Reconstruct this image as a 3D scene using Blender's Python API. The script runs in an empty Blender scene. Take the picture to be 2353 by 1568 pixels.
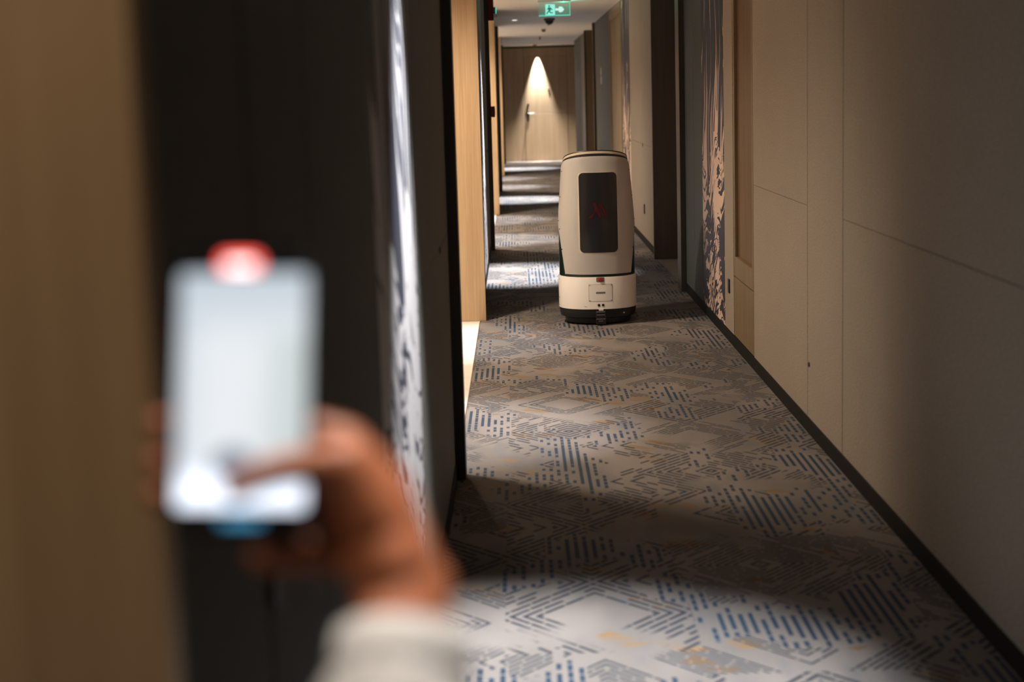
import bpy, bmesh, math, random
from mathutils import Vector, Matrix
random.seed(7)
sc = bpy.context.scene
COL = sc.collection
R = math.radians

# ------------------------------------------------------------------ camera
H0 = 1.45
cam_d = bpy.data.cameras.new('camera'); cam = bpy.data.objects.new('camera', cam_d); COL.objects.link(cam)
sc.camera = cam
F_PX = 3700.0
cam_d.sensor_fit = 'HORIZONTAL'; cam_d.sensor_width = 36.0; cam_d.lens = 36.0 * F_PX / 2353.0
pitch, yaw, roll = R(8.73), R(-0.355), R(1.65)
d = Vector((math.sin(yaw)*math.cos(pitch), math.cos(yaw)*math.cos(pitch), -math.sin(pitch)))
r0 = d.cross(Vector((0, 0, 1))).normalized(); u0 = r0.cross(d)
r = r0*math.cos(roll) - u0*math.sin(roll); u = r0*math.sin(roll) + u0*math.cos(roll)
M = Matrix((( r.x, u.x, -d.x, 0.0), (r.y, u.y, -d.y, 0.0), (r.z, u.z, -d.z, H0), (0, 0, 0, 1)))
cam.matrix_world = M
cam_d.clip_start = 0.05; cam_d.clip_end = 100
cam_d.dof.use_dof = True; cam_d.dof.focus_distance = 9.3; cam_d.dof.aperture_fstop = 2.8
cam_d.dof.aperture_blades = 0

# ------------------------------------------------------------------ view and world
vs = sc.view_settings
vs.view_transform = 'Standard'; vs.look = 'None'; vs.gamma = 1.0; vs.use_curve_mapping = False
vs.exposure = 0.0
w = bpy.data.worlds.new('world'); sc.world = w; w.use_nodes = True
w.node_tree.nodes['Background'].inputs[0].default_value = (0.55, 0.6, 0.65, 1)
w.node_tree.nodes['Background'].inputs[1].default_value = 0.008
sc.cycles.max_bounces = 8; sc.cycles.diffuse_bounces = 5; sc.cycles.use_denoising = True
sc.cycles.sample_clamp_indirect = 6.0

COOL = (0.91, 0.95, 1.0); WARM = (1.0, 0.76, 0.52); NEUT = (1.0, 0.88, 0.74)
def spot(x, y, z, watts, deg, blend, col, tx=None, ty=None, tz=0.0, size=0.03):
    l = bpy.data.lights.new('downlight_or_fill', 'SPOT'); l.energy = watts; l.spot_size = R(deg); l.spot_blend = blend
    l.color = col; l.shadow_soft_size = size
    o = bpy.data.objects.new('downlight_or_fill', l); COL.objects.link(o); o.location = (x, y, z)
    t = Vector((x if tx is None else tx, y if ty is None else ty, tz)) - Vector((x, y, z))
    o.rotation_euler = t.to_track_quat('-Z', 'Y').to_euler()
    return o
CEIL = 2.45
Y_DOOR = 35.0
PER = 9.25
WARM2 = (1.0, 0.83, 0.65)
for k in range(-1, 4):
    y0 = PER*k
    g = 0.12 if k < 0 else (1.0 if k < 1 else 1.8)            # the lamps around the viewer are dimmed
    # narrow lamps: one grazing the printed mural, two above the doors of the recess
    spot(0.0, 3.75+y0, CEIL-.03, 850*g, 46, 0.8, COOL)
    if 6.9+y0 < 33.0:
        spot(-0.30, 6.9+y0, CEIL-.03, 400*g, 42, 0.8, COOL)
        spot(-0.42, 9.45+y0, CEIL-.03, 330*g, 42, 0.8, COOL)
    if k < 0 or 6.5+y0 > 33.0: continue
    # wide warm lamps in the recess ceiling, spilling across the corridor
    g = (1.0, 1.2, 1.1)[k]
    spot(-0.85, 6.52+y0, CEIL-.03, 320*g, 150, 1.0, WARM2, size=0.14)
    spot(-0.80, 9.35+y0, CEIL-.03, 300*g, 150, 1.0, WARM2, size=0.10)
spot(-0.55, 0.56, CEIL-.03, 30, 150, 1.0, WARM2, size=0.08)
spot(0.12, 0.94, CEIL-.03, 105, 30, 0.8, (1.0, 0.93, 0.86), tx=-0.02, ty=0.76)  # added spot aimed at the hand and sleeve, not a corridor fitting
spot(0.75, -1.2, CEIL-.03, 8, 130, 1.0, NEUT, size=0.08)  # added weak fill behind the viewer, no fitting there
# recess on the right hand side, far one only
spot(1.75, 25.6, CEIL-.03, 40, 150, 1.0, WARM, size=0.08)
spot(0.50, Y_DOOR-.075, CEIL-.03, 2000, 39, 0.8, (1.0, 0.93, 0.84), size=0.01)
spot(0.62, Y_DOOR-1.0, CEIL-.03, 460, 80, 0.8, NEUT)  # extra wide spot added to brighten the lower part of the end door

# ------------------------------------------------------------------ node helper
class E:
    """A float socket with arithmetic, so patterns can be written as formulas."""
    def __init__(s, nt, sock): s.nt = nt; s.s = sock
    def _m(s, op, *a):
        n = s.nt.nodes.new('ShaderNodeMath'); n.operation = op
        for i, v in enumerate((s,)+a):
            if isinstance(v, E): s.nt.links.new(v.s, n.inputs[i])
            else: n.inputs[i].default_value = v
        return E(s.nt, n.outputs[0])
    def __add__(s, o): return s._m('ADD', o)
    __radd__ = __add__
    def __mul__(s, o): return s._m('MULTIPLY', o)
    __rmul__ = __mul__
    def __sub__(s, o): return s._m('SUBTRACT', o)
    def __truediv__(s, o): return s._m('DIVIDE', o)
    def __neg__(s): return s*-1.0
    def gt(s, o): return s._m('GREATER_THAN', o)
    def lt(s, o): return s._m('LESS_THAN', o)
    def floor(s): return s._m('FLOOR')
    def frac(s): return s._m('FRACT')
    def abs(s): return s._m('ABSOLUTE')
    def max(s, o): return s._m('MAXIMUM', o)
    def min(s, o): return s._m('MINIMUM', o)
    def sin(s): return s._m('SINE')
    def inv(s): return 1.0 + s*-1.0
    def step(s, a, b):
        n = s.nt.nodes.new('ShaderNodeMapRange'); n.interpolation_type = 'SMOOTHSTEP'
        s.nt.links.new(s.s, n.inputs[0]); n.inputs[1].default_value = a; n.inputs[2].default_value = b
        return E(s.nt, n.outputs[0])
def new_mat(name):
    m = bpy.data.materials.new(name); m.use_nodes = True
    nt = m.node_tree; b = nt.nodes['Principled BSDF']
    return m, nt, b
def coords(nt):
    tc = nt.nodes.new('ShaderNodeNewGeometry'); sp = nt.nodes.new('ShaderNodeSeparateXYZ')
    nt.links.new(tc.outputs['Position'], sp.inputs[0])
    return [E(nt, sp.outputs[i]) for i in range(3)]
def objco(nt):
    tc = nt.nodes.new('ShaderNodeTexCoord'); sp = nt.nodes.new('ShaderNodeSeparateXYZ')
    nt.links.new(tc.outputs['Object'], sp.inputs[0])
    return [E(nt, sp.outputs[i]) for i in range(3)]
def vec(nt, x, y, z=0.0):
    c = nt.nodes.new('ShaderNodeCombineXYZ')
    for i, v in enumerate((x, y, z)):
        if isinstance(v, E): nt.links.new(v.s, c.inputs[i])
        else: c.inputs[i].default_value = v
    return c.outputs[0]
def noise(nt, v, scale=1.0, detail=2.0, rough=0.5):
    n = nt.nodes.new('ShaderNodeTexNoise'); nt.links.new(v, n.inputs['Vector'])
    n.inputs['Scale'].default_value = scale; n.inputs['Detail'].default_value = detail; n.inputs['Roughness'].default_value = rough
    return E(nt, n.outputs[0])
def hsh(nt, x, y, z=0.0):
    n = nt.nodes.new('ShaderNodeTexWhiteNoise'); n.noise_dimensions = '3D'
    nt.links.new(vec(nt, x, y, z), n.inputs['Vector']); return E(nt, n.outputs['Value'])
def mix(nt, f, a, b):
    n = nt.nodes.new('ShaderNodeMix'); n.data_type = 'RGBA'
    if isinstance(f, E): nt.links.new(f.s, n.inputs[0])
    else: n.inputs[0].default_value = f
    for i, v in ((6, a), (7, b)):
        if isinstance(v, tuple): n.inputs[i].default_value = (*v, 1)
        else: nt.links.new(v, n.inputs[i])
    return n.outputs[2]
def bump(nt, b, h, strength=0.3, dist=0.002):
    n = nt.nodes.new('ShaderNodeBump'); nt.links.new(h.s, n.inputs['Height'])
    n.inputs['Strength'].default_value = strength; n.inputs['Distance'].default_value = dist
    nt.links.new(n.outputs[0], b.inputs['Normal'])
def plain(name, col, rough=0.5, metal=0.0, spec=None, var=0.12, scale=40, emit=None, estr=0.0):
    m, nt, b = new_mat(name)
    x, y, z = coords(nt)
    n = noise(nt, vec(nt, x, y, z), scale, 3)
    c = mix(nt, n, tuple(v*(1-var) for v in col), tuple(min(1, v*(1+var)) for v in col))
    nt.links.new(c, b.inputs['Base Color'])
    b.inputs['Roughness'].default_value = rough; b.inputs['Metallic'].default_value = metal
    if spec is not None: b.inputs['Specular IOR Level'].default_value = spec
    if emit:
        b.inputs['Emission Color'].default_value = (*emit, 1); b.inputs['Emission Strength'].default_value = estr
    return m

# ------------------------------------------------------------------ materials
def carpet_mat():
    m, nt, b = new_mat('patterned_carpet')
    u, v, _ = coords(nt)
    big = noise(nt, vec(nt, u*1.6, v*0.9), 1.0, 3)
    fine = noise(nt, vec(nt, u, v), 320, 2)
    mid = noise(nt, vec(nt, u*8.0, v*2.5), 1.0, 3)
    # --- dash blocks: stripes running along the corridor, broken into dashes
    p = 0.0285
    su = (u/p).floor(); fu = (u/p).frac()
    uq = su*p
    h1 = hsh(nt, su, 3.0)
    seg = v/0.052 + h1*7.0
    sv = seg.floor(); fv = seg.frac()
    stripe = (fu - 0.5).abs().lt(0.23)
    zone = noise(nt, vec(nt, uq*3.3, v*1.75, 4.0), 1.0, 1.5)
    inzone = (zone + (h1-0.5)*0.05).gt(0.545)
    core = (zone + (h1-0.5)*0.07).gt(0.64)
    on = hsh(nt, su, sv, 1.0).gt(0.42)
    gap = (fv - 0.5).abs().lt(0.42)
    dash = stripe * inzone * (core.max(on*gap))
    # --- strokes at forty-five degrees folded into diamonds and chevrons
    cx = (u/0.52 + 0.13); cellx = cx.floor()
    cy = (v/0.62) + hsh(nt, cellx, 9.0); celly = cy.floor()
    wob = (noise(nt, vec(nt, u*30, v*30), 1.0, 1)-0.5)*0.002
    tu = (cx.frac() - 0.5).abs()*0.52
    tv = (cy.frac() - 0.5).abs()*0.62*0.85
    dm = tu + tv + wob
    al = tu - tv
    def strokes(dist, along, per, duty, keep, grp, seed):
        ring = (dist/per).floor()
        ln = ((dist/per).frac() - 0.5).abs().lt(duty)
        sg_ = (along/0.12 + hsh(nt, ring, cellx, seed)*5.0)
        on_ = hsh(nt, sg_.floor(), ring, seed+1.0).lt(keep)*(sg_.frac() - 0.5).abs().lt(0.46)
        gr = hsh(nt, (dist/(per*4.0)).floor(), cellx + celly*7.0, seed+2.0).lt(grp)
        return ln*on_*gr
    h_a = strokes(dm, al, 0.0375, 0.225, 0.88, 0.88, 20.0)
    h_b = strokes(dm + 0.31, al, 0.0270, 0.22, 0.84, 0.86, 40.0)
    pick = hsh(nt, cellx, celly, 33.0)
    dens = noise(nt, vec(nt, u*2.4, v*2.0, 11.0), 1.0, 1)
    hatch = (h_a*pick.lt(0.55) + h_b*pick.gt(0.55))*inzone.inv()*dens.step(0.36, 0.44)
    # --- ochre lozenges
    a = ((u+v)/0.085); bb = ((u-v)/0.21)
    oc = hsh(nt, a.floor(), bb.floor(), 6.0).gt(0.925)*noise(nt, vec(nt, u*4, v*30), 1.0, 2).step(0.38, 0.6)*inzone.inv()
    base = mix(nt, big.step(0.35, 0.65), (0.140, 0.122, 0.110), (0.222, 0.190, 0.170))
    base = mix(nt, mid.step(0.50, 0.75)*0.4, base, (0.085, 0.095, 0.115))
    base = mix(nt, oc*0.8, base, (0.20, 0.115, 0.046))
    base = mix(nt, hatch*0.92, base, (0.013, 0.021, 0.034))
    base = mix(nt, dash*0.92, base, (0.012, 0.034, 0.062))
    f = mix(nt, fine, (0.62, 0.62, 0.62), (1.35, 1.35, 1.35))
    mul = nt.nodes.new('ShaderNodeMix'); mul.data_type = 'RGBA'; mul.blend_type = 'MULTIPLY'; mul.inputs[0].default_value = 1
    nt.links.new(base, mul.inputs[6]); nt.links.new(f, mul.inputs[7])
    nt.links.new(mul.outputs[2], b.inputs['Base Color'])
    b.inputs['Roughness'].default_value = 0.85; b.inputs['Specular IOR Level'].default_value = 0.12
    b.inputs['Sheen Weight'].default_value = 0.03
    bump(nt, b, fine + dash*-0.5, 0.5, 0.003)
    return m
def fabric_mat(name, col, k=1.0):
    m, nt, b = new_mat(name)
    x, y, z = coords(nt)
    n = noise(nt, vec(nt, x*60, y*60, z*220), 1.0, 3, 0.65)
    n2 = noise(nt, vec(nt, x*3, y*3, z*3), 1.0, 3)
    c = mix(nt, n.step(0.3, 0.7), tuple(v*0.74 for v in col), tuple(v*1.22 for v in col))
    c = mix(nt, n2.step(0.3, 0.7)*0.2, c, tuple(v*0.8 for v in col))
    nt.links.new(c, b.inputs['Base Color']); b.inputs['Roughness'].default_value = 0.7
    b.inputs['Specular IOR Level'].default_value = 0.3
    bump(nt, b, n, 0.25, 0.001)
    return m
def wood_mat(name, c0, c1, rough=0.45, vertical=True):
    m, nt, b = new_mat(name)
    x, y, z = coords(nt)
    n = noise(nt, vec(nt, x*14, y*14, z*0.7), 1.0, 4, 0.6)
    g = noise(nt, vec(nt, x*150, y*150, z*3.0), 1.0, 3, 0.6)
    c = mix(nt, (n*0.6 + g*0.4).step(0.36, 0.62), c0, c1)
    nt.links.new(c, b.inputs['Base Color']); b.inputs['Roughness'].default_value = rough
    bump(nt, b, g, 0.1, 0.0006)
    return m
def mural_mat(seed, bias=0.0, ink=(0.76, 0.56, 0.45)):
    """Engraved-looking strokes: pale lines on navy at the top, navy strokes and foam on peach lower down."""
    m, nt, b = new_mat('printed_mural')
    x, y, z = coords(nt)
    y = y + seed
    warp = noise(nt, vec(nt, y*1.5, z*0.7, 3.0), 1.0, 2)
    warp2 = noise(nt, vec(nt, y*5, z*3.5, 7.0), 1.0, 3)
    blot = noise(nt, vec(nt, y*2.4, z*1.1, 15.0), 1.0, 3)
    top = z.step(0.45, 1.9)
    foam = (z*-1.0 + 1.0 + (blot-0.5)*1.2).step(0.1, 0.7)
    # long, nearly upright strokes
    s1 = y*1.0 + z*0.20 + (warp-0.5)*1.0
    l1 = noise(nt, vec(nt, s1*13, z*0.55, 1.0), 1.0, 3.0, 0.6)
    # strokes leaning flat, breaking up into foam lower down
    s2 = z*0.925 + y*0.38 + (warp-0.5)*0.75 + (warp2-0.5)*(foam*0.16 + 0.03)
    l2 = noise(nt, vec(nt, s2*26, y*2.2 - z*1.0, 5.0), 1.0, 2.5, 0.6)
    which = (blot*0.9 + top*0.62).gt(0.66)
    p1 = l1.gt(0.485 + bias + top*(0.115 + bias) + (blot-0.5)*0.12)
    p2 = l2.gt(0.485 + bias + (blot-0.5)*0.75)
    pale = p1*which + p2*which.inv()
    # fine contour arcs in the foam near the floor
    ctr = noise(nt, vec(nt, y*1.2, z*2.0, 21.0), 1.0, 1)
    arcs = ((ctr*26.0).frac()-0.5).abs().lt(0.10)*z.lt(0.55)*blot.gt(0.48)
    pale = pale*(arcs.inv())
    c = mix(nt, pale, (0.022, 0.026, 0.046), ink)
    nt.links.new(c, b.inputs['Base Color']); b.inputs['Roughness'].default_value = 0.55
    return m
def ceiling_mat():
    return plain('white_ceiling_paint', (0.83, 0.79, 0.75), 0.8, var=0.04, scale=8)
def tile_mat(name, a, c):
    m, nt, b = new_mat(name)
    x, y, z = coords(nt)
    n = noise(nt, vec(nt, x*2.5, y*5.0), 1.0, 5, 0.6)
    nt.links.new(mix(nt, n.step(0.3, 0.7), a, c), b.inputs['Base Color']); b.inputs['Roughness'].default_value = 0.28
    return m
MAT = dict(
    carpet=carpet_mat(),
    fabric=fabric_mat('woven_wall_fabric', (0.335, 0.285, 0.230)),
    fabric_teal=fabric_mat('grey_green_wall_fabric', (0.125, 0.145, 0.135)),
    fabric_far=fabric_mat('mid_grey_wall_fabric', (0.21, 0.20, 0.18)),
    fabric_left=fabric_mat('dark_grey_wall_fabric', (0.175, 0.165, 0.145)),
    joint=plain('dark_joint', (0.03, 0.028, 0.026), 0.8),
    base=plain('black_skirting', (0.011, 0.011, 0.011), 0.7, spec=0.15),
    trim=plain('dark_bronze_trim', (0.045, 0.037, 0.030), 0.45),
    maple=wood_mat('pale_maple_veneer', (0.45, 0.295, 0.16), (0.56, 0.385, 0.22)),
    brown=wood_mat('brown_veneer', (0.085, 0.056, 0.032), (0.12, 0.08, 0.046)),
    olive=wood_mat('olive_brown_veneer', (0.23, 0.165, 0.08), (0.31, 0.225, 0.115)),
    cabframe=wood_mat('grey_oak_veneer', (0.165, 0.115, 0.058), (0.215, 0.155, 0.082)),
    cabdoor=wood_mat('brown_oak_veneer', (0.115, 0.064, 0.024), (0.165, 0.095, 0.038)),
    door=wood_mat('beige_door_veneer', (0.31, 0.225, 0.145), (0.38, 0.285, 0.19), 0.5),
    mural_a=mural_mat(0.0), mural_b=mural_mat(3.7), mural_c=mural_mat(11.3, -0.04, (0.60, 0.56, 0.55)),
    ceil=ceiling_mat(),
    tile=tile_mat('cream_stone_tile', (0.74, 0.69, 0.63), (0.82, 0.78, 0.72)),
    tile_b=tile_mat('tan_stone_tile', (0.36, 0.29, 0.22), (0.43, 0.35, 0.27)),
    white=plain('cream_white_shell', (0.84, 0.79, 0.74), 0.38, var=0.03, scale=20),
    cream=plain('cream_ring', (0.62, 0.53, 0.41), 0.35, var=0.03),
    green=plain('dark_green_gloss', (0.003, 0.018, 0.014), 0.3, var=0.05),
    black=plain('black_plastic', (0.012, 0.012, 0.013), 0.4, var=0.1),
    glass_black=plain('smoked_black_panel', (0.016, 0.015, 0.017), 0.22, var=0.05),
    logo=plain('dark_red_print', (0.060, 0.005, 0.007), 0.5, spec=0.2),
    redbtn=plain('red_button', (0.42, 0.015, 0.015), 0.35),
    grey=plain('grey_recess', (0.16, 0.145, 0.13), 0.6),
    steel=plain('brushed_steel', (0.55, 0.53, 0.50), 0.3, metal=1.0),
    redbox=plain('dark_red_enamel', (0.16, 0.008, 0.010), 0.4),
    whitep=plain('white_plastic', (0.7, 0.68, 0.62), 0.4),
    tag=plain('pale_plaque', (0.70, 0.60, 0.48), 0.4),
    sleeve=fabric_mat('pale_grey_knit', (0.39, 0.375, 0.36)),
    phone=plain('phone_black', (0.010, 0.010, 0.011), 0.3),
    nail=plain('nail', (0.55, 0.28, 0.20), 0.35),
)
def skin_mat():
    m, nt, b = new_mat('skin')
    x, y, z = coords(nt)
    n = noise(nt, vec(nt, x, y, z), 70, 3)
    nt.links.new(mix(nt, n, (0.36, 0.112, 0.048), (0.43, 0.148, 0.066)), b.inputs['Base Color'])
    b.inputs['Roughness'].default_value = 0.5
    b.inputs['Subsurface Weight'].default_value = 0.15; b.inputs['Subsurface Radius'].default_value = (0.01, 0.004, 0.002)
    b.inputs['Subsurface Scale'].default_value = 0.3
    return m
MAT['skin'] = skin_mat()
def emit_mat(name, col, s):
    m, nt, b = new_mat(name)
    x, y, z = coords(nt)
    n = noise(nt, vec(nt, x, y, z), 300, 1)
    nt.links.new(mix(nt, n, tuple(c*0.94 for c in col), col), b.inputs['Emission Color'])
    b.inputs['Base Color'].default_value = (0.02, 0.02, 0.02, 1); b.inputs['Emission Strength'].default_value = s
    return m
MAT['exit_white'] = emit_mat('lit_pictogram', (0.30, 0.95, 0.75), 0.95)
MAT['exit_arrow'] = emit_mat('lit_arrow', (0.60, 1.0, 0.88), 0.95)
MAT['exit_green'] = emit_mat('lit_green_edge', (0.05, 0.75, 0.55), 1.0)
MAT['exit_dark'] = emit_mat('green_figure', (0.01, 0.30, 0.20), 0.5)
MAT['lamp'] = emit_mat('lamp_disc', (1.0, 0.93, 0.82), 3.0)
MAT['rec_red'] = emit_mat('recording_badge_red', (1.0, 0.09, 0.07), 3.2)
MAT['rec_white'] = emit_mat('recording_badge_digits', (1.0, 0.85, 0.84), 3.0)
MAT['ui_blue'] = emit_mat('blue_control', (0.07, 0.32, 0.55), 1.2)
def acrylic():
    m, nt, b = new_mat('clear_green_acrylic')
    x, y, z = coords(nt)
    n = noise(nt, vec(nt, x, y, z), 30, 1)
    nt.links.new(mix(nt, n, (0.18, 0.34, 0.28), (0.22, 0.38, 0.32)), b.inputs['Base Color'])
    b.inputs['Alpha'].default_value = 0.22; b.inputs['Roughness'].default_value = 0.1
    b.inputs['Emission Color'].default_value = (0.05, 0.55, 0.38, 1); b.inputs['Emission Strength'].default_value = 0.35
    return m
MAT['acrylic'] = acrylic()
def preview_mat():
    """What the phone screen shows: the pale corridor, brightest in the middle and at the bottom."""
    m, nt, b = new_mat('phone_preview')
    x, y, z = objco(nt)               # x across -0.033..0.033, y up -0.065..0.065
    xx = x/0.033; yy = y/0.063
    top = yy.step(0.25, 1.0)
    right = (xx*0.9 - yy*0.10).step(0.05, 0.75)*(yy*-1.0).step(-0.6, -0.3)
    c = mix(nt, top, (0.74, 0.77, 0.80), (0.50, 0.57, 0.63))
    c = mix(nt, right*0.75, c, (0.50, 0.56, 0.55))
    left = (xx*-1.0).step(0.45, 1.0)
    c = mix(nt, left*0.6, c, (0.52, 0.59, 0.66))
    low = (yy*-1.0).step(0.55, 0.85)
    c = mix(nt, low, c, (1.35, 1.45, 1.65))
    bot = ((xx+0.12)*(xx+0.12)*9.0 + (yy+0.60)*(yy+0.60)*60.0).step(1.6, 0.5)
    c = mix(nt, bot*0.85, c, (0.10, 0.13, 0.20))
    nt.links.new(c, b.inputs['Emission Color']); b.inputs['Emission Strength'].default_value = 1.12
    b.inputs['Base Color'].default_value = (0.01, 0.01, 0.01, 1); b.inputs['Roughness'].default_value = 0.2
    return m
MAT['preview'] = preview_mat()

# ------------------------------------------------------------------ object helpers
def mesh_obj(name, bm, mat, parent=None, smooth=False):
    me = bpy.data.meshes.new(name); bm.normal_update(); bm.to_mesh(me); bm.free()
    if smooth:
        for p in me.polygons: p.use_smooth = True
    o = bpy.data.objects.new(name, me); COL.objects.link(o)
    if isinstance(mat, str): mat = MAT[mat]
    me.materials.append(mat)
    if parent: o.parent = parent
    return o
def box_bm(x0, x1, y0, y1, z0, z1, bev=0.0, bm=None):
    own = bm is None
    if own: bm = bmesh.new()
    vs_ = [bm.verts.new((x, y, z)) for x in (x0, x1) for y in (y0, y1) for z in (z0, z1)]
    for f in ((0, 1, 3, 2), (4, 6, 7, 5), (0, 4, 5, 1), (2, 3, 7, 6), (0, 2, 6, 4), (1, 5, 7, 3)):
        bm.faces.new([vs_[i] for i in f])
    if bev and own:
        bmesh.ops.bevel(bm, geom=list(bm.edges), offset=bev, segments=1, affect='EDGES')
    return bm
def box(name, x0, x1, y0, y1, z0, z1, mat, parent=None, bev=0.0015):
    return mesh_obj(name, box_bm(x0, x1, y0, y1, z0, z1, bev), mat, parent)
def cyl_bm(c, axis, rad, h, seg=24, rad2=None, bm=None):
    own = bm is None
    if own: bm = bmesh.new()
    q = Vector((0, 0, 1)).rotation_difference(Vector(axis)).to_matrix().to_4x4()
    bmesh.ops.create_cone(bm, cap_ends=True, segments=seg, radius1=rad, radius2=rad if rad2 is None else rad2, depth=h,
                          matrix=Matrix.Translation(Vector(c)) @ q)
    return bm
def cyl(name, c, axis, rad, h, mat, parent=None, seg=24, rad2=None, bev=0.0):
    bm = cyl_bm(c, axis, rad, h, seg, rad2)
    if bev: bmesh.ops.bevel(bm, geom=[e for e in bm.edges if len(e.link_faces) == 2 and e.calc_face_angle() > 0.8], offset=bev, segments=2, affect='EDGES')
    return mesh_obj(name, bm, mat, parent, smooth=False)
def poly_bm(pts, depth, to3, bm=None):
    """A flat outline (2-D points) given a thickness; to3 maps (a, b, depth) to space."""
    own = bm is None
    if own: bm = bmesh.new()
    f = [bm.verts.new(to3(a, b_, 0)) for a, b_ in pts]; k = [bm.verts.new(to3(a, b_, depth)) for a, b_ in pts]
    bm.faces.new(f); bm.faces.new(list(reversed(k)))
    n = len(pts)
    for i in range(n): bm.faces.new((f[i], k[i], k[(i+1) % n], f[(i+1) % n]))
    return bm
def rrect(x0, x1, y0, y1, rad, n=6):
    pts = []
    for cx, cy, a0 in ((x1-rad, y1-rad, 0), (x0+rad, y1-rad, 90), (x0+rad, y0+rad, 180), (x1-rad, y0+rad, 270)):
        for i in range(n+1):
            a = R(a0 + 90*i/n); pts.append((cx+rad*math.cos(a), cy+rad*math.sin(a)))
    return pts
def empty(name, loc=(0, 0, 0), label=None, cat=None, group=None):
    o = bpy.data.objects.new(name, None); COL.objects.link(o); o.location = loc; o.empty_display_size = 0.1
    if label: o['label'] = label; o['category'] = cat
    if group: o['group'] = group
    return o
def tag(o, label, cat, group=None):
    o['label'] = label; o['category'] = cat
    if group: o['group'] = group
    return o
def structure(o): o['kind'] = 'structure'; return o
def local(o, root):
    """Parent a part whose mesh was written in world coordinates to a root standing elsewhere."""
    o.parent = root; o.matrix_parent_inverse = Matrix.Translation(-Vector(root.location)); return o

XR, XL = 1.20, -0.265
PT = 0.018                       # panel thickness
BB = 0.065                       # skirting height
Y_BACK, Y_END = -4.3, 35.0
# ------------------------------------------------------------------ floor and ceiling
structure(box('floor', XL, XR, Y_BACK, Y_END, -0.05, 0.0, 'carpet', bev=0))
structure(box('ceiling', -1.6, 2.6, Y_BACK, Y_END+.3, CEIL, CEIL+0.1, 'ceil', bev=0))
structure(box('wall_back', -1.6, 2.6, Y_BACK-.1, Y_BACK, 0, CEIL, 'fabric', bev=0))

# ------------------------------------------------------------------ left wall: three runs between door recesses
L_RUNS = [(0.97, 6.08), (10.33, 15.20), (19.57, 24.45), (29.0, 33.9)]
REC = [(Y_BACK, 0.97), (6.08, 10.33), (15.20, 19.57), (24.45, 29.0), (33.9, Y_END)]
wl = structure(box('wall_left', XL-0.20, XL-PT-.002, L_RUNS[0][0]+.04, L_RUNS[0][1]-.02, 0, CEIL, 'joint', bev=0))
def left_panel(parent, y0, y1, z0=BB, z1=CEIL, mat='fabric_left', name='panel', g=0.003):
    return box(name, XL-PT, XL, y0+g, y1-g, z0+0.001, z1-0.001, mat, parent)
runs = []
for i, (a, b_) in enumerate(L_RUNS):
    if i == 0: par = wl
    else:
        par = structure(box('wall_left', XL-0.20, XL-PT-.002, a+.04, b_-.02, 0, CEIL, 'joint', bev=0))
    k = 1.0
    s = a
    e_ = b_ - 0.10
    left_panel(par, s+.035, s+.62, g=.007); left_panel(par, s+.62, s+1.08, g=.007); left_panel(par, s+1.08, s+2.0)
    left_panel(par, s+2.0, s+3.14, mat='mural_c', name='mural')
    left_panel(par, s+3.14, s+4.36, 0.95); left_panel(par, s+4.36, e_, 0.95); left_panel(par, s+3.14, e_, BB, 0.95, g=.003)
    cyl('lock_pin', (XL+.002, s+4.36, 0.943), (1, 0, 0), 0.011, 0.006, 'black', par, 12)
    bbm = box('baseboard_left', XL-PT, XL+0.004, a+.035, b_-.10, 0, BB, 'base', bev=0.001); structure(bbm)
    tr = box('trim_1', XL-0.21, -0.226, b_-.10, b_, 0, CEIL, 'trim', bev=0.002); structure(tr)
    # wooden side lining of the recess in front of this run (faces the viewer)
    ln = box('trim_2', -1.25, -0.226, a, a+.032, 0.0, CEIL, 'maple', bev=0.002); structure(ln)
    runs.append(par)
cyl('finger_pull', (XL+.003, L_RUNS[0][0]+.64, 0.95), (1, 0, 0), 0.020, 0.006, 'black', runs[0], 16)
n_door = 2
for (a, b_) in REC:
    structure(box('wall_left', -1.30, -1.25, a, b_, 0, CEIL, 'fabric_left', bev=0))
    structure(box('floor', -1.25, XL-.004, a, b_, -0.05, 0.0, 'tile', bev=0))
    structure(box('trim_3', XL-.004, XL, a, b_, -0.05, 0.003, 'steel', bev=0)) if b_-a > 2 else None
    mid = (a+b_)/2
    if b_ - a > 3 and a > 0:
        for dy in (-1.0, 1.0):
            dr = structure(box('door_%d' % n_door, -1.248, -1.215, mid+dy-.45, mid+dy+.45, 0.004, 2.1, 'maple', bev=.002)); n_door += 1
            sgn = 1 if dy < 0 else -1
            cyl('door_handle', (-1.20, mid+dy+sgn*.36, 1.0), (0, 1, 0), .009, .13, 'steel', dr, 12)
            cyl('handle_stem', (-1.207, mid+dy+sgn*.41, 1.0), (1, 0, 0), .008, .03, 'steel', dr, 12)

# ------------------------------------------------------------------ right wall
def right_back(a, b_):
    return structure(box('wall_right', XR+PT+.002, XR+.22, a, b_, 0, CEIL, 'joint', bev=0))
def right_panel(parent, y0, y1, z0=BB, z1=CEIL, mat='fabric', name='panel', gy=0.005, gz=0.001):
    return box(name, XR, XR+PT, y0+gy, y1-gy, z0+gz, z1-gz, mat, parent, bev=0.001)
ZJ = 0.957
wr = right_back(Y_BACK, 8.22)
for a, b_ in ((Y_BACK, 2.0), (2.0, 5.96), (6.69, 8.23)):
    right_panel(wr, a, b_, BB, ZJ); right_panel(wr, a, b_, ZJ, CEIL)
right_panel(wr, 5.96, 6.69)
cyl('lock_pin', (XR-.002, 6.645, 0.295), (1, 0, 0), 0.010, 0.006, 'black', wr, 12)
wr2 = right_back(9.0, 11.55)
right_panel(wr2, 9.0, 9.39); right_panel(wr2, 9.39, 10.48, mat='mural_a', name='mural'); right_panel(wr2, 10.48, 10.98, mat='fabric_teal'); right_panel(wr2, 10.98, 11.54, mat='fabric_teal')
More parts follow.
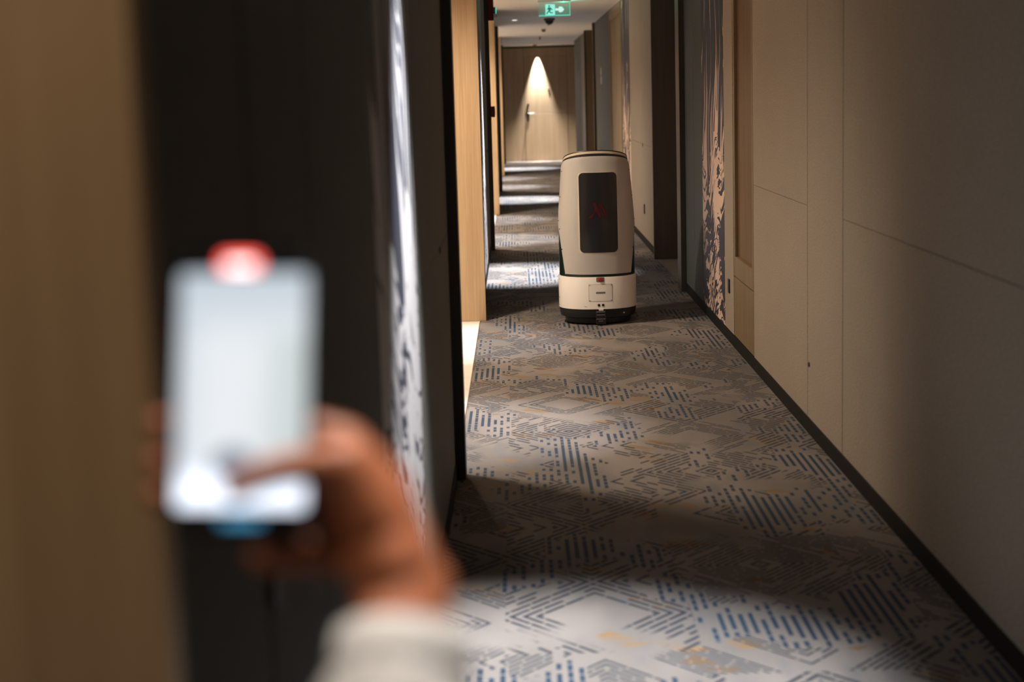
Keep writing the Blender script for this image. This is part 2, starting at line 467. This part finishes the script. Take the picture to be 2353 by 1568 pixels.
def pull(parent, y, z0, z1, hw=.024):
    o = box('finger_pull', XR-.008, XR+.004, y-hw, y+hw, z0, z1, 'black', parent, bev=0.001)
    return o
pull(wr2, 9.18, 0.285, 0.365)
structure(box('trim_4', 1.163, XR+.22, 11.55, 11.80, 0, CEIL, 'trim', bev=0.002))
structure(box('wall_right', 2.2, 2.25, 11.7, 13.9, 0, CEIL, 'fabric', bev=0))
structure(box('floor', XR+.004, 2.2, 11.8, 13.86, -0.05, 0.0, 'tile_b', bev=0))
structure(box('trim_5', XR, XR+.004, 11.8, 13.86, -0.05, 0.003, 'steel', bev=0))
structure(box('trim_6', 1.163, 2.2, 13.86, 13.90, 0, CEIL, 'brown', bev=0.002))
d5 = structure(box('door_8', 2.165, 2.199, 12.35, 13.3, 0.004, 2.1, 'brown', bev=.002))
cyl('door_handle', (2.15, 13.18, 1.0), (0, 1, 0), .009, .13, 'steel', d5, 12)
wr3 = right_back(13.90, 18.38)
right_panel(wr3, 13.9, 15.4, 0.945); right_panel(wr3, 15.4, 17.0, 0.945); right_panel(wr3, 13.9, 17.0, BB, 0.945, gz=0.0005)
cyl('lock_pin', (XR-.002, 15.40, 0.935), (1, 0, 0), 0.016, 0.006, 'black', wr3, 12)
pull(wr3, 15.3, 0.29, 0.38, .05)
right_panel(wr3, 17.0, 18.2, mat='mural_b', name='mural'); right_panel(wr3, 18.2, 18.38, mat='brown')
wr4 = right_back(20.52, 24.1)
right_panel(wr4, 20.52, 22.3, mat='fabric_far'); right_panel(wr4, 22.3, 24.1, mat='fabric_far')
structure(box('trim_4', 1.163, XR+.22, 24.1, 24.22, 0, CEIL, 'brown', bev=0.002))
structure(box('wall_right', 2.2, 2.25, 24.1, 27.1, 0, CEIL, 'fabric', bev=0))
structure(box('floor', XR+.004, 2.2, 24.2, 26.95, -0.05, 0.0, 'tile_b', bev=0))
structure(box('trim_6', 1.19, 2.2, 26.98, 27.02, 0, CEIL, 'brown', bev=0.002))
structure(box('trim_4', 1.17, XR+.22, 27.02, 27.30, 0, CEIL, 'base', bev=0.002))
wr5 = right_back(27.30, 32.4)
right_panel(wr5, 27.3, 29.8, mat='fabric_far'); right_panel(wr5, 29.8, 32.4, mat='fabric_far')
structure(box('wall_right', 1.6, 1.65, 32.4, Y_END, 0, CEIL, 'fabric', bev=0))
structure(box('floor', XR+.004, 1.6, 32.4, Y_END, -0.05, 0.0, 'carpet', bev=0))
for a, b_ in ((Y_BACK, 11.55), (13.9, 24.1), (27.30, 32.4)):
    structure(box('baseboard_right', XR-.004, XR+PT, a, b_, 0, BB, 'base', bev=0.001))

# ------------------------------------------------------------------ cabinets set into the right wall
def cabinet(y0, y1, z_low, mats, label, top=CEIL-.002):
    c = empty('wall_cabinet', (XR+.1, (y0+y1)/2, BB), label, 'cabinet')
    g = .006; fw = .05
    y0 += g; y1 -= g
    def P(name, *a, **k): return local(box(name, *a, **k), c)
    P('carcass', XR+.03, XR+.2, y0, y1, BB+.002, top, 'joint', bev=0)
    P('lower_door', XR, XR+.028, y0, y1, BB+.004, z_low-.003, mats[0])
    # tall door: stiles, rails and a recessed field
    zb = z_low+.003
    P('stile', XR, XR+.028, y0, y0+fw, zb, top, mats[0]); P('stile', XR, XR+.028, y1-fw, y1, zb, top, mats[0])
    P('rail', XR, XR+.028, y0+fw, y1-fw, zb, zb+.11, mats[0]); P('rail', XR, XR+.028, y0+fw, y1-fw, top-.06, top, mats[0])
    P('field', XR+.018, XR+.0285, y0+fw, y1-fw, zb+.11, top-.06, mats[1], bev=0)
    return c
cabinet(8.23, 8.99, 0.405, ('cabframe', 'cabdoor'), 'tall oak wall cabinet with brown inset door beside the nearest wave mural')
cabinet(18.40, 20.50, 0.405, ('olive', 'olive'), 'wide olive-brown wall cabinet far down the corridor beyond the second mural', top=2.38)
structure(box('trim_7', XR, XR+.2, 18.4, 20.5, 2.383, CEIL-.001, 'fabric', bev=0))

# ------------------------------------------------------------------ end wall with its door
we = structure(box('wall_end', -1.3, 1.65, Y_END+.05, Y_END+.15, 0, CEIL, 'joint', bev=0))
for a, b_ in ((-1.25, 0.20), (1.13, 1.6)):
    box('panel', a+.003, b_-.003, Y_END, Y_END+.05, 0.002, CEIL-.04, 'door', we, bev=0.002)
box('panel', 0.203, 1.127, Y_END, Y_END+.05, 2.22, CEIL-.04, 'door', we, bev=0.002)
box('header', -1.25, 1.6, Y_END-.01, Y_END+.05, CEIL-.036, CEIL-.001, 'trim', we, bev=0.001)
dr = structure(box('door_1', 0.206, 1.124, Y_END+.002, Y_END+.045, 0.006, 1.015, 'door', bev=0.002))
box('door_panel', 0.206, 1.124, Y_END+.002, Y_END+.045, 1.021, 2.215, 'door', dr, bev=0.002)
hb = bmesh.new()
cyl_bm((0.275, Y_END-.006, 1.02), (0, 1, 0), .026, .016, 20, bm=hb); cyl_bm((0.275, Y_END-.03, 1.02), (0, 1, 0), .010, .05, 12, bm=hb)
cyl_bm((0.335, Y_END-.05, 1.02), (1, 0, 0), .010, .14, 12, bm=hb)
mesh_obj('door_handle', hb, 'trim', dr)
box('escutcheon', 0.25, 0.30, Y_END-.006, Y_END+.003, 0.86, 1.08, 'trim', dr, bev=.001)
cyl('door_lock', (0.275, Y_END-.004, 1.21), (0, 1, 0), .024, .016, 'black', dr, 20)
cyl('peephole', (0.72, Y_END-.002, 1.53), (0, 1, 0), .016, .012, 'steel', dr, 16)
cyl('peephole', (0.72, Y_END-.002, 1.485), (0, 1, 0), .010, .012, 'black', dr, 16)

# ------------------------------------------------------------------ robot
RX, RY = 0.491, 10.20
robot = empty('delivery_robot', (RX, RY, 0), 'cream white cylindrical delivery robot with black panel standing on the corridor carpet', 'robot')
PROF = [(0.085, .2455, .222), (0.20, .2462, .2225), (0.31, .2450, .2215), (0.45, .2450, .2215), (0.60, .2440, .2205), (0.72, .2370, .2145), (0.85, .2260, .2050), (0.95, .2180, .1975), (1.03, .2110, .1915), (1.12, .2030, .1840)]
def prof(z):
    for (z0, a0, b0), (z1, a1, b1) in zip(PROF, PROF[1:]):
        if z <= z1 or z1 == PROF[-1][0]:
            t = max(0.0, (z-z0)/(z1-z0)); return a0+(a1-a0)*t, b0+(b1-b0)*t
SN = 2.25
def sup(a, b_, th):
    s_, c_ = math.sin(th), math.cos(th)
    f = lambda v: math.copysign(abs(v)**(2/SN), v)
    return a*f(s_), -b_*f(c_)
def ysurf(x, z):
    a, b_ = prof(z); return -b_*max(0.0, 1-abs(x/a)**SN)**(1/SN)
TILT = 0.30
def rings_bm(rings, seg=72, cap0=True, cap1=True):
    """rings: (scale offset da, z at centre, tilt) using prof radii, or explicit (a, b, z, tilt)."""
    bm = bmesh.new(); rows = []
    for a, b_, z, tl in rings:
        row = []
        for i in range(seg):
            x, y = sup(a, b_, 2*math.pi*i/seg); row.append(bm.verts.new((x, y, z - tl*y)))
        rows.append(row)
    for p0, p1 in zip(rows, rows[1:]):
        for i in range(seg): bm.faces.new((p0[i], p0[(i+1) % seg], p1[(i+1) % seg], p1[i]))
    if cap0: bm.faces.new(list(reversed(rows[0])))
    if cap1: bm.faces.new(rows[-1])
    bmesh.ops.recalc_face_normals(bm, faces=bm.faces)
    return bm
def RP(name, bm, mat, parent=robot, smooth=True):
    o = mesh_obj(name, bm, mat, parent, smooth)
    if smooth:
        o.data.set_sharp_from_angle(angle=R(35))
    return o
base = RP('base', rings_bm([(.185, .165, .004, 0), (.205, .185, .012, 0), (.212, .192, .042, 0), (.236, .213, .050, 0), (.240, .217, .066, 0), (.2435, .220, .0975, 0), (.235, .212, .099, 0)]), 'black')
lo = RP('lower_shell', rings_bm([(.2435, .220, .101, 0), (.2475, .2235, .104, 0), (.2465, .2228, .115, 0), (.2465, .2225, .30, 0), (.2445, .221, .3045, 0), (.232, .21, .305, 0)]), 'white')
core_r = []
for z in (.306, .45, .60, .72, .85, .93, .99):
    a, b_ = prof(z); core_r.append((a-.006, b_-.006, z, 0 if z < .9 else (0.1 if z < .95 else TILT)))
core = RP('core_body', rings_bm(core_r), 'green')
def shell_bm(front=True):
    """Front (or rear) half shell, full width above, tapering in below so that the green core shows at the sides."""
    bm = bmesh.new(); nz, na = 40, 48; rows = []
    for j in range(nz+1):
        t = (j/nz)**0.85; z = 0.322 + t*(1.006-0.322); tl = TILT*max(0.0, (t-0.5)/0.5)
        lim = R(89.4) if z > .622 else min(R(89.4), math.asin((0.845 + 0.15*max(0.0, (z-.322)/.30))**(SN/2)))
        row = []
        for i in range(na+1):
            th = -lim + 2*lim*i/na
            a, b_ = prof(z); x, y = sup(a, b_, th)
            if not front: y = -y
            zz = z - tl*y
            a2, b2 = prof(zz); sh = 1.0 - 0.03*max(0.0, (t-0.965)/0.035)**2; x, y2 = sup(a2*sh, b2*sh, th)
            row.append(bm.verts.new((x, y2 if front else -y2, zz)))
        rows.append(row)
    for p0, p1 in zip(rows, rows[1:]):
        for i in range(na): bm.faces.new((p0[i], p0[i+1], p1[i+1], p1[i]) if front else (p0[i+1], p0[i], p1[i], p1[i+1]))
    bmesh.ops.solidify(bm, geom=list(bm.faces), thickness=0.004)
    bmesh.ops.recalc_face_normals(bm, faces=bm.faces)
    return bm
fs = RP('front_shell', shell_bm(True), 'white'); rs = RP('rear_shell', shell_bm(False), 'white')
RP('gasket', rings_bm([(.206, .187, .990, TILT), (.205, .186, 1.0135, TILT)]), 'black')
RP('top_ring', rings_bm([(.203, .184, 1.0135, TILT), (.205, .186, 1.0155, TILT), (.204, .185, 1.027, TILT), (.201, .182, 1.0305, TILT)]), 'cream')
RP('lid', rings_bm([(.2025, .1835, 1.0305, TILT), (.203, .184, 1.0325, TILT), (.2015, .1825, 1.036, TILT)]), 'black')
def patch_bm(pts, off, th, rows=16, bm=None):
    """A rounded outline in (x, z) wrapped onto the robot's front, standing off by off, th thick."""
    own = bm is None
    if own: bm = bmesh.new()
    cx = sum(p[0] for p in pts)/len(pts); cz = sum(p[1] for p in pts)/len(pts)
    K = 6; n = len(pts); lay = []
    for k in range(1, K+1):
        f = k/K
        lay.append([bm.verts.new((cx+(x-cx)*f, ysurf(cx+(x-cx)*f, cz+(z-cz)*f)-off, cz+(z-cz)*f)) for x, z in pts])
    c = bm.verts.new((cx, ysurf(cx, cz)-off, cz))
    for i in range(n): bm.faces.new((c, lay[0][i], lay[0][(i+1) % n]))
    for l0, l1 in zip(lay, lay[1:]):
        for i in range(n): bm.faces.new((l0[i], l1[i], l1[(i+1) % n], l0[(i+1) % n]))
    side = [bm.verts.new((v.co.x, v.co.y+th, v.co.z)) for v in lay[-1]]
    for i in range(n): bm.faces.new((lay[-1][i], side[i], side[(i+1) % n], lay[-1][(i+1) % n]))
    if own: bmesh.ops.recalc_face_normals(bm, faces=bm.faces)
    return bm
def dense(pts, m=4):
    out = []
    for (a, b_), (c, e) in zip(pts, pts[1:]+pts[:1]):
        k = max(1, int(math.hypot(c-a, e-b_)/0.02)) if m else 1
        for i in range(k): out.append((a+(c-a)*i/k, b_+(e-b_)*i/k))
    return out
SX = 0.0145
def sx(px): return (px-1374.5)/369.0
scr_fr = RP('panel_surround', patch_bm(dense(rrect(sx(1330.6), sx(1421), .452, .957, .030)), .0012, .004), 'cream')
scr = RP('display_panel', patch_bm(dense(rrect(sx(1333), sx(1420), .458, .953, .028)), .0030, .006), 'glass_black')
# the red emblem on the panel
def emb(pts): return [(sx(1330+px/9.8), .460 + (1390-py)/9.8/369.0 + 0.0) for px, py in pts]
lg = bmesh.new()
for pts in ([(325, 305), (345, 290), (385, 278), (405, 285), (410, 330), (430, 385), (470, 440), (500, 510), (522, 590), (500, 600), (462, 600), (440, 545), (418, 495), (385, 480), (362, 520), (335, 575), (310, 605), (265, 627), (232, 620), (240, 590), (270, 555), (305, 540), (345, 520), (372, 470), (372, 430), (360, 380), (348, 330)],
            [(455, 325), (468, 300), (505, 285), (535, 292), (555, 345), (575, 400), (600, 455), (625, 520), (655, 580), (645, 592), (600, 592), (580, 560), (560, 500), (540, 450), (515, 415), (490, 370), (475, 335)]):
    q = emb(pts); vs_ = [lg.verts.new((x, ysurf(x, z)-.0046, z)) for x, z in q]; lg.faces.new(vs_)
o = RP('emblem', lg, 'logo', robot, False); o['label'] = 'dark red stylised two-stroke letter emblem'
# stop button, hatch, slots, sensors
RP('button_recess', patch_bm(dense(rrect(sx(1368.3), sx(1387), .2735, .3040, .006)), .0008-.0005+.0012, .003), 'grey')
cyl('stop_button', (sx(1377.8), ysurf(sx(1377.8), .29)-.004, .2890), (0, 1, 0), .0130, .010, 'redbtn', robot, 24, bev=.002)
hb = RP('hatch_joint', patch_bm(dense(rrect(sx(1350.2), sx(1405), .1530, .2605, .003)), .0006+.0005, .003), 'grey')
ht = RP('hatch', patch_bm(dense(rrect(sx(1350.8), sx(1404.4), .1545, .2590, .002)), .0016, .003), 'white')
RP('slot', patch_bm(dense(rrect(sx(1366.8), sx(1389), .2005, .2125, .0055)), .0020, .002), 'grey', ht)
for px in (1352.7, 1403): 
    for z in (.158, .2545):
        cyl('screw', (sx(px), ysurf(sx(px), z)-.0012, z), (0, 1, 0), .0026, .004, 'black', ht, 10)
for px in (1373.2, 1382.9):
    cyl('sensor', (sx(px), ysurf(sx(px), .129)-.0005, .129), (0, 1, 0), .0082, .004, 'black', robot, 16)
for z in (.118, .165, .28):
    for s_ in (-1, 1):
        x = s_*.2425; cyl('screw', (x, ysurf(x, z), z), (s_, -.3, 0), .003, .004, 'black', lo, 10)
for z, x in ((.96, .2115), (.80, .2255), (.65, .2385), (.60, .2340), (.475, .222), (.345, .2115)):
    for s_ in (-1, 1):
        cyl('screw', (s_*x, ysurf(x, z)-.0005, z), (s_*.6, -1, 0), .0032, .004, 'black', fs, 10)
# charging contacts on the base
ch = box('charging_plate', sx(1366), sx(1389), -.232, -.205, .010, .094, 'black', robot, bev=.002)
for z in (.0875, .0685, .0425, .0300):
    wd = .014 if z > .035 else .007
    box('contact', .0065-wd*2, .0065+wd*2, -.2345, -.230, z-.0016, z+.0016, 'steel', ch, bev=.0005)
box('label_tab', sx(1373), sx(1383.5), -.2265, -.221, .094, .1035, 'whitep', robot, bev=.0005)
cyl('sensor', (.153, -.176, .073), (.6, -1, 0), .005, .012, 'cream', base, 12)
for s_ in (-1, 1):
    cyl('wheel', (s_*.13, 0.02, .03), (1, 0, 0), .030, .03, 'black', robot, 24)
# light scuff on the lower shell
sc_b = bmesh.new(); q = [(sx(1340.5), .124), (sx(1346), .118), (sx(1345), .117), (sx(1341), .121)]
sc_b.faces.new([sc_b.verts.new((x, ysurf(x, z)-.0016, z)) for x, z in q]); RP('scuff', sc_b, 'grey', lo, False)

# ------------------------------------------------------------------ exit sign and ceiling fittings
ex = empty('exit_sign', (0.458, 18.0, CEIL), 'glowing green exit sign with running figure and arrow hanging from ceiling', 'sign')
def EP(o): return local(o, ex)
x0, x1, z0, z1 = 0.286, 0.630, 2.285, 2.43
EP(box('sign_plate', x0, x1, 17.995, 18.005, z0, z1, 'acrylic', bev=0))
EP(box('lit_edge', x0, x1, 17.990, 18.010, z0-.004, z0+.006, 'exit_green', bev=0)); EP(box('lit_edge', x1-.006, x1, 17.990, 18.010, z0+.0065, z1, 'exit_green', bev=0))
EP(box('housing', x0-.01, x1+.01, 17.96, 18.04, z1+.001, CEIL-.0005, 'whitep', bev=.002))
PXM = 3700/18.0/13.07
def sg(px, py): return (x0 + (px-490)/13.07*18/3700 *1.0, z0 + (490-(py + (px-490)*0.03))/13.07*18/3700*1.0)
fg = lambda pts, name, mat, yy, th=.002: EP(mesh_obj(name, poly_bm([sg(*p) for p in pts], th, lambda a, b_, dd: (a, yy-dd, b_)), mat))
fg([(685, 150), (970, 150), (970, 470), (685, 470)], 'pictogram', 'exit_white', 17.994)
# running figure
rf = bmesh.new()
T3 = lambda a, b_, dd: (a, 17.9915-dd, b_)
hd = [sg(800+26*math.cos(R(t*30)), 205+26*math.sin(R(t*30))) for t in range(12)]
poly_bm(hd, .001, T3, rf)
for pts in ([(770, 240), (850, 245), (835, 350), (775, 345)], [(770, 245), (730, 300), (745, 318), (790, 275)], [(845, 250), (900, 310), (885, 325), (830, 280)],
            [(775, 340), (720, 395), (715, 440), (745, 440), (755, 400), (810, 355)], [(805, 345), (850, 385), (905, 380), (905, 410), (835, 415), (780, 360)]):
    poly_bm([sg(*p) for p in pts], .001, T3, rf)
EP(mesh_obj('running_figure', rf, 'exit_dark'))
fg([(980, 268), (1080, 265), (1080, 218), (1170, 215), (1240, 300), (1170, 378), (1080, 378), (1080, 335), (980, 335)], 'arrow', 'exit_arrow', 17.994)

gl = bpy.data.lights.new('sign_lamp', 'POINT'); gl.energy = 2.2; gl.color = (0.1, 1.0, 0.7); gl.shadow_soft_size = .02
glo = bpy.data.objects.new('sign_lamp', gl); COL.objects.link(glo); glo.location = (0.56, 18.055, 2.39)

dm = empty('dome_camera', (0.494, 22.3, CEIL), 'black dome camera on the corridor ceiling just behind the exit sign', 'camera')
db = bmesh.new(); bmesh.ops.create_uvsphere(db, u_segments=24, v_segments=12, radius=.058, matrix=Matrix.Translation((0, 0, -.030)))
bmesh.ops.delete(db, geom=[v for v in db.verts if v.co.z > -.028], context='VERTS')
dome = mesh_obj('dome', db, 'black', dm, True)
cyl('mount_ring', (0, 0, -.0145), (0, 0, 1), .075, .028, 'grey', dm, 28, bev=.003)
cyl('lens_tip', (-.012, -.01, -.092), (0, 0, 1), .014, .010, 'whitep', dm, 12)
def detector(y, x, label, rad=.045):
    e = empty('smoke_detector', (x, y, CEIL), label, 'detector')
    cyl('mount', (0, 0, -.006), (0, 0, 1), rad*1.1, .011, 'whitep', e, 20); cyl('sensing_head', (0, 0, -.03), (0, 0, -1), rad*.8, .036, 'grey', e, 20, rad*.55)
detector(25.84, .479, 'small grey ceiling detector between dome camera and end door')
detector(34.0, .44, 'small ceiling detector right above the end door', .05)
sp_ = empty('fire_sprinkler', (0.474, 29.3, CEIL), 'small reddish ceiling sprinkler far along the corridor', 'sprinkler')
cyl('cover_plate', (0, 0, -.004), (0, 0, 1), .045, .007, 'whitep', sp_, 20); cyl('body', (0, 0, -.03), (0, 0, 1), .012, .046, 'redbox', sp_, 12); cyl('deflector', (0, 0, -.055), (0, 0, 1), .026, .004, 'redbox', sp_, 16)
for y, label in ((22.45, 'small round ceiling downlight beside the dome camera'), ):
    e = empty('ceiling_downlight', (0.02, y, CEIL), label, 'light')
    bm = bmesh.new(); cyl_bm((0, 0, -.003), (0, 0, 1), .048, .006, 24, bm=bm); mesh_obj('bezel', bm, 'whitep', e)
    cyl('lens', (0, 0, -.0065), (0, 0, 1), .034, .003, 'lamp', e, 24)

# alarm box, strobe and call point high and low on the trim at the second recess
al = empty('alarm_box', (-.226, 15.12, 2.25), 'dark red fire alarm box high on the far left wall', 'alarm')
box('housing', 0.0005, .05, -.05, .05, -.13, .15, 'redbox', al, bev=.004)
st = empty('alarm_strobe', (-.17, 15.05, 2.20), 'small white strobe with a green lamp under the red alarm box', 'alarm lamp')
cyl('lens', (.012, 0, -.04), (0, -1, 0), .018, .03, 'whitep', st, 16); box('bracket', -.0055, .012, -.012, .012, -.02, .04, 'grey', st); box('green_lamp', .0125, .020, -.012, .012, -.02, .04, 'exit_green', st)
cp = empty('call_point', (-.226, 15.12, 1.29), 'small dark red fire call point at hand height on far left wall', 'alarm button')
box('housing', 0.0005, .035, -.045, .045, -.05, .05, 'redbox', cp, bev=.003); box('glass_front', .0355, .038, -.03, .03, -.03, .03, 'redbtn', cp, bev=.0005)
rs_ = empty('room_sign', (XR, 22.42, 1.66), 'narrow pale two-piece room sign on the far right wall', 'sign')
box('plaque', -.012, -.0005, -.11, .11, .005, .11, 'tag', rs_, bev=.001); box('plaque', -.012, -.0005, -.11, .11, -.11, -.005, 'tag', rs_, bev=.001)

# ------------------------------------------------------------------ phone
ph = empty('smartphone', (-0.1425, 0.81, 1.304), 'black smartphone held upright filming, screen lit pale with red timer', 'phone')
ph.rotation_euler = (R(90-14), R(0.5), R(-6))
def rbox(name, w_, h_, t0, t1, rad, mat, parent, cx=0, cy=0):
    return mesh_obj(name, poly_bm([(x+cx, y+cy) for x, y in rrect(-w_/2, w_/2, -h_/2, h_/2, rad)], t1-t0, lambda a, b_, dd: (a, b_, t1-dd)), mat, parent)
rbox('body', .0715, .1475, -.0039, .0039, .011, 'phone', ph)
rbox('screen_glass', .0680, .1440, .0040, .0043, .0095, 'glass_black', ph)
pv = rbox('preview', .0670, .1200, .0044, .0047, .003, 'preview', ph)
bd = rbox('timer_badge', .0205, .0080, .0048, .0051, .0029, 'rec_red', ph, -.0022, .0648)
rbox('timer_digits', .0140, .0042, .0052, .0053, .0018, 'rec_white', bd, -.0022, .0632)
rbox('mode_control', .021, .0045, .0048, .0051, .0020, 'ui_blue', ph, .0008, -.0655)
rbox('camera_bump', .032, .033, -.0058, -.0040, .007, 'phone', ph, .015, .051)
box('side_button', .0360, .0366, .010, .028, -.0012, .0012, 'phone', ph, bev=.0003)

# ------------------------------------------------------------------ hand and sleeve, in the phone's own frame
per = empty('person', (-0.06, 0.80, 1.15), 'person at the left edge filming, right hand and pale sleeve visible', 'person')
bpy.context.view_layer.update()
PM = ph.matrix_basis.copy()
def chain(bm, pts):
    """Tapered run of spheres and cones through pts = (u, v, w, radius) in phone coordinates."""
    for p0, p1 in zip(pts, pts[1:]):
        a, b_ = Vector(p0[:3]), Vector(p1[:3]); n = max(2, int((b_-a).length/0.003))
        for i in range(n+1):
            t = i/n; c = a.lerp(b_, t); rr = p0[3]+(p1[3]-p0[3])*t
            bmesh.ops.create_icosphere(bm, subdivisions=2, radius=rr, matrix=PM @ Matrix.Translation(c))
S = 1.0
hb = bmesh.new()
# wrist and forearm
WR = (.083, -.102, -.012, .025); FA = (.084, -.150, .012, .028)
chain(hb, [WR, (.083, -.125, -.002, .0265), FA])
# palm fan
for kn in ((.047, -.026, -.022, .0115), (.046, -.037, -.025, .0125), (.044, -.048, -.026, .0120), (.043, -.062, -.022, .0110)):
    chain(hb, [(.080, -.090, -.014, .020), ((.080+kn[0])/2+.004, (-.080+kn[1])/2, -.021, .017), kn])
chain(hb, [(.078, -.088, -.006, .021), (.066, -.062, -.008, .018), (.056, -.040, -.002, .0155)])
# heel of the palm and the little finger under the phone
chain(hb, [(.078, -.092, -.010, .021), (.058, -.082, -.014, .015), (.038, -.083, -.012, .0092), (.022, -.0850, -.006, .0082), (.010, -.0845, -.002, .0072)])
# fingers wrapped round the back, their tips at the left edge
for v0, v1, v2, v3, rr in ((-.026, -.017, -.014, -.016, .0086), (-.037, -.033, -.033, -.035, .0088), (-.048, -.048, -.049, -.052, .0084)):
    chain(hb, [(.048, v0, -.022, rr*1.25), (.018, v1, -.0165, rr*1.08), (-.016, v2, -.0150, rr), (-.036, v3, -.0130, rr*.95), (-.0445, v3-.002, -.001, rr*.85)])
# thumb over the glass
chain(hb, [(.068, -.066, -.004, .0185), (.055, -.038, .004, .0145), (.040, -.0375, .0125, .0098), (.022, -.0410, .0155, .0085), (.006, -.0470, .0140, .0078), (.000, -.0500, .0130, .0070)])
me = bpy.data.meshes.new('hand_raw'); hb.to_mesh(me); hb.free()
ho = bpy.data.objects.new('hand_raw', me); COL.objects.link(ho)
rm = ho.modifiers.new('r', 'REMESH'); rm.mode = 'VOXEL'; rm.voxel_size = 0.0016
sm = ho.modifiers.new('s', 'SMOOTH'); sm.iterations = 6; sm.factor = 0.5
bpy.context.view_layer.update()
dg = bpy.context.evaluated_depsgraph_get()
hm = bpy.data.meshes.new_from_object(ho.evaluated_get(dg)); hm.name = 'hand'
bpy.data.objects.remove(ho)
for p in hm.polygons: p.use_smooth = True
hm.materials.clear(); hm.materials.append(MAT['skin'])
hand = bpy.data.objects.new('hand', hm); COL.objects.link(hand); local(hand, per)
# thumb nail
nb = bmesh.new()
bmesh.ops.create_uvsphere(nb, u_segments=14, v_segments=8, radius=1.0, matrix=PM @ Matrix.Translation((.0035, -.0480, .0212)) @ Matrix.Rotation(R(24), 4, 'Z') @ Matrix.Diagonal((.0062, .0046, .0014, 1)))
local(mesh_obj('thumb_nail', nb, 'nail', None, True), per)
# sleeve: a knitted tube with a ribbed cuff, running down out of the frame
def tube_bm(pts, seg=40, rib=0.0):
    bm = bmesh.new(); rows = []
    for i, p in enumerate(pts):
        c = PM @ Vector(p[:3])
        a = PM @ Vector(pts[max(0, i-1)][:3]); b_ = PM @ Vector(pts[min(len(pts)-1, i+1)][:3])
        t = (b_-a).normalized(); s_ = t.cross(Vector((0, 1, 0))).normalized(); q = s_.cross(t)
        row = []
        for k in range(seg):
            an = 2*math.pi*k/seg; rr = p[3]*(1+rib*(k % 2))
            row.append(bm.verts.new(c + s_*math.cos(an)*rr + q*math.sin(an)*rr*.92))
        rows.append(row)
    for p0, p1 in zip(rows, rows[1:]):
        for k in range(seg): bm.faces.new((p0[k], p0[(k+1) % seg], p1[(k+1) % seg], p1[k]))
    bm.faces.new(list(reversed(rows[0]))); bm.faces.new(rows[-1])
    bmesh.ops.recalc_face_normals(bm, faces=bm.faces)
    return bm
cuff = local(mesh_obj('cuff', tube_bm([(.083, -.122, -.002, .030), (.083, -.1225, -.002, .0325), (.084, -.138, .006, .034), (.084, -.146, .010, .0345)], 64, 0.03), 'sleeve', None, True), per)
slv = local(mesh_obj('sleeve', tube_bm([(.084, -.1455, .010, .0350), (.084, -.152, .014, .0385), (.083, -.175, .026, .0415), (.080, -.215, .048, .044), (.075, -.265, .076, .047), (.070, -.32, .11, .050)]), 'sleeve', None, True), per)
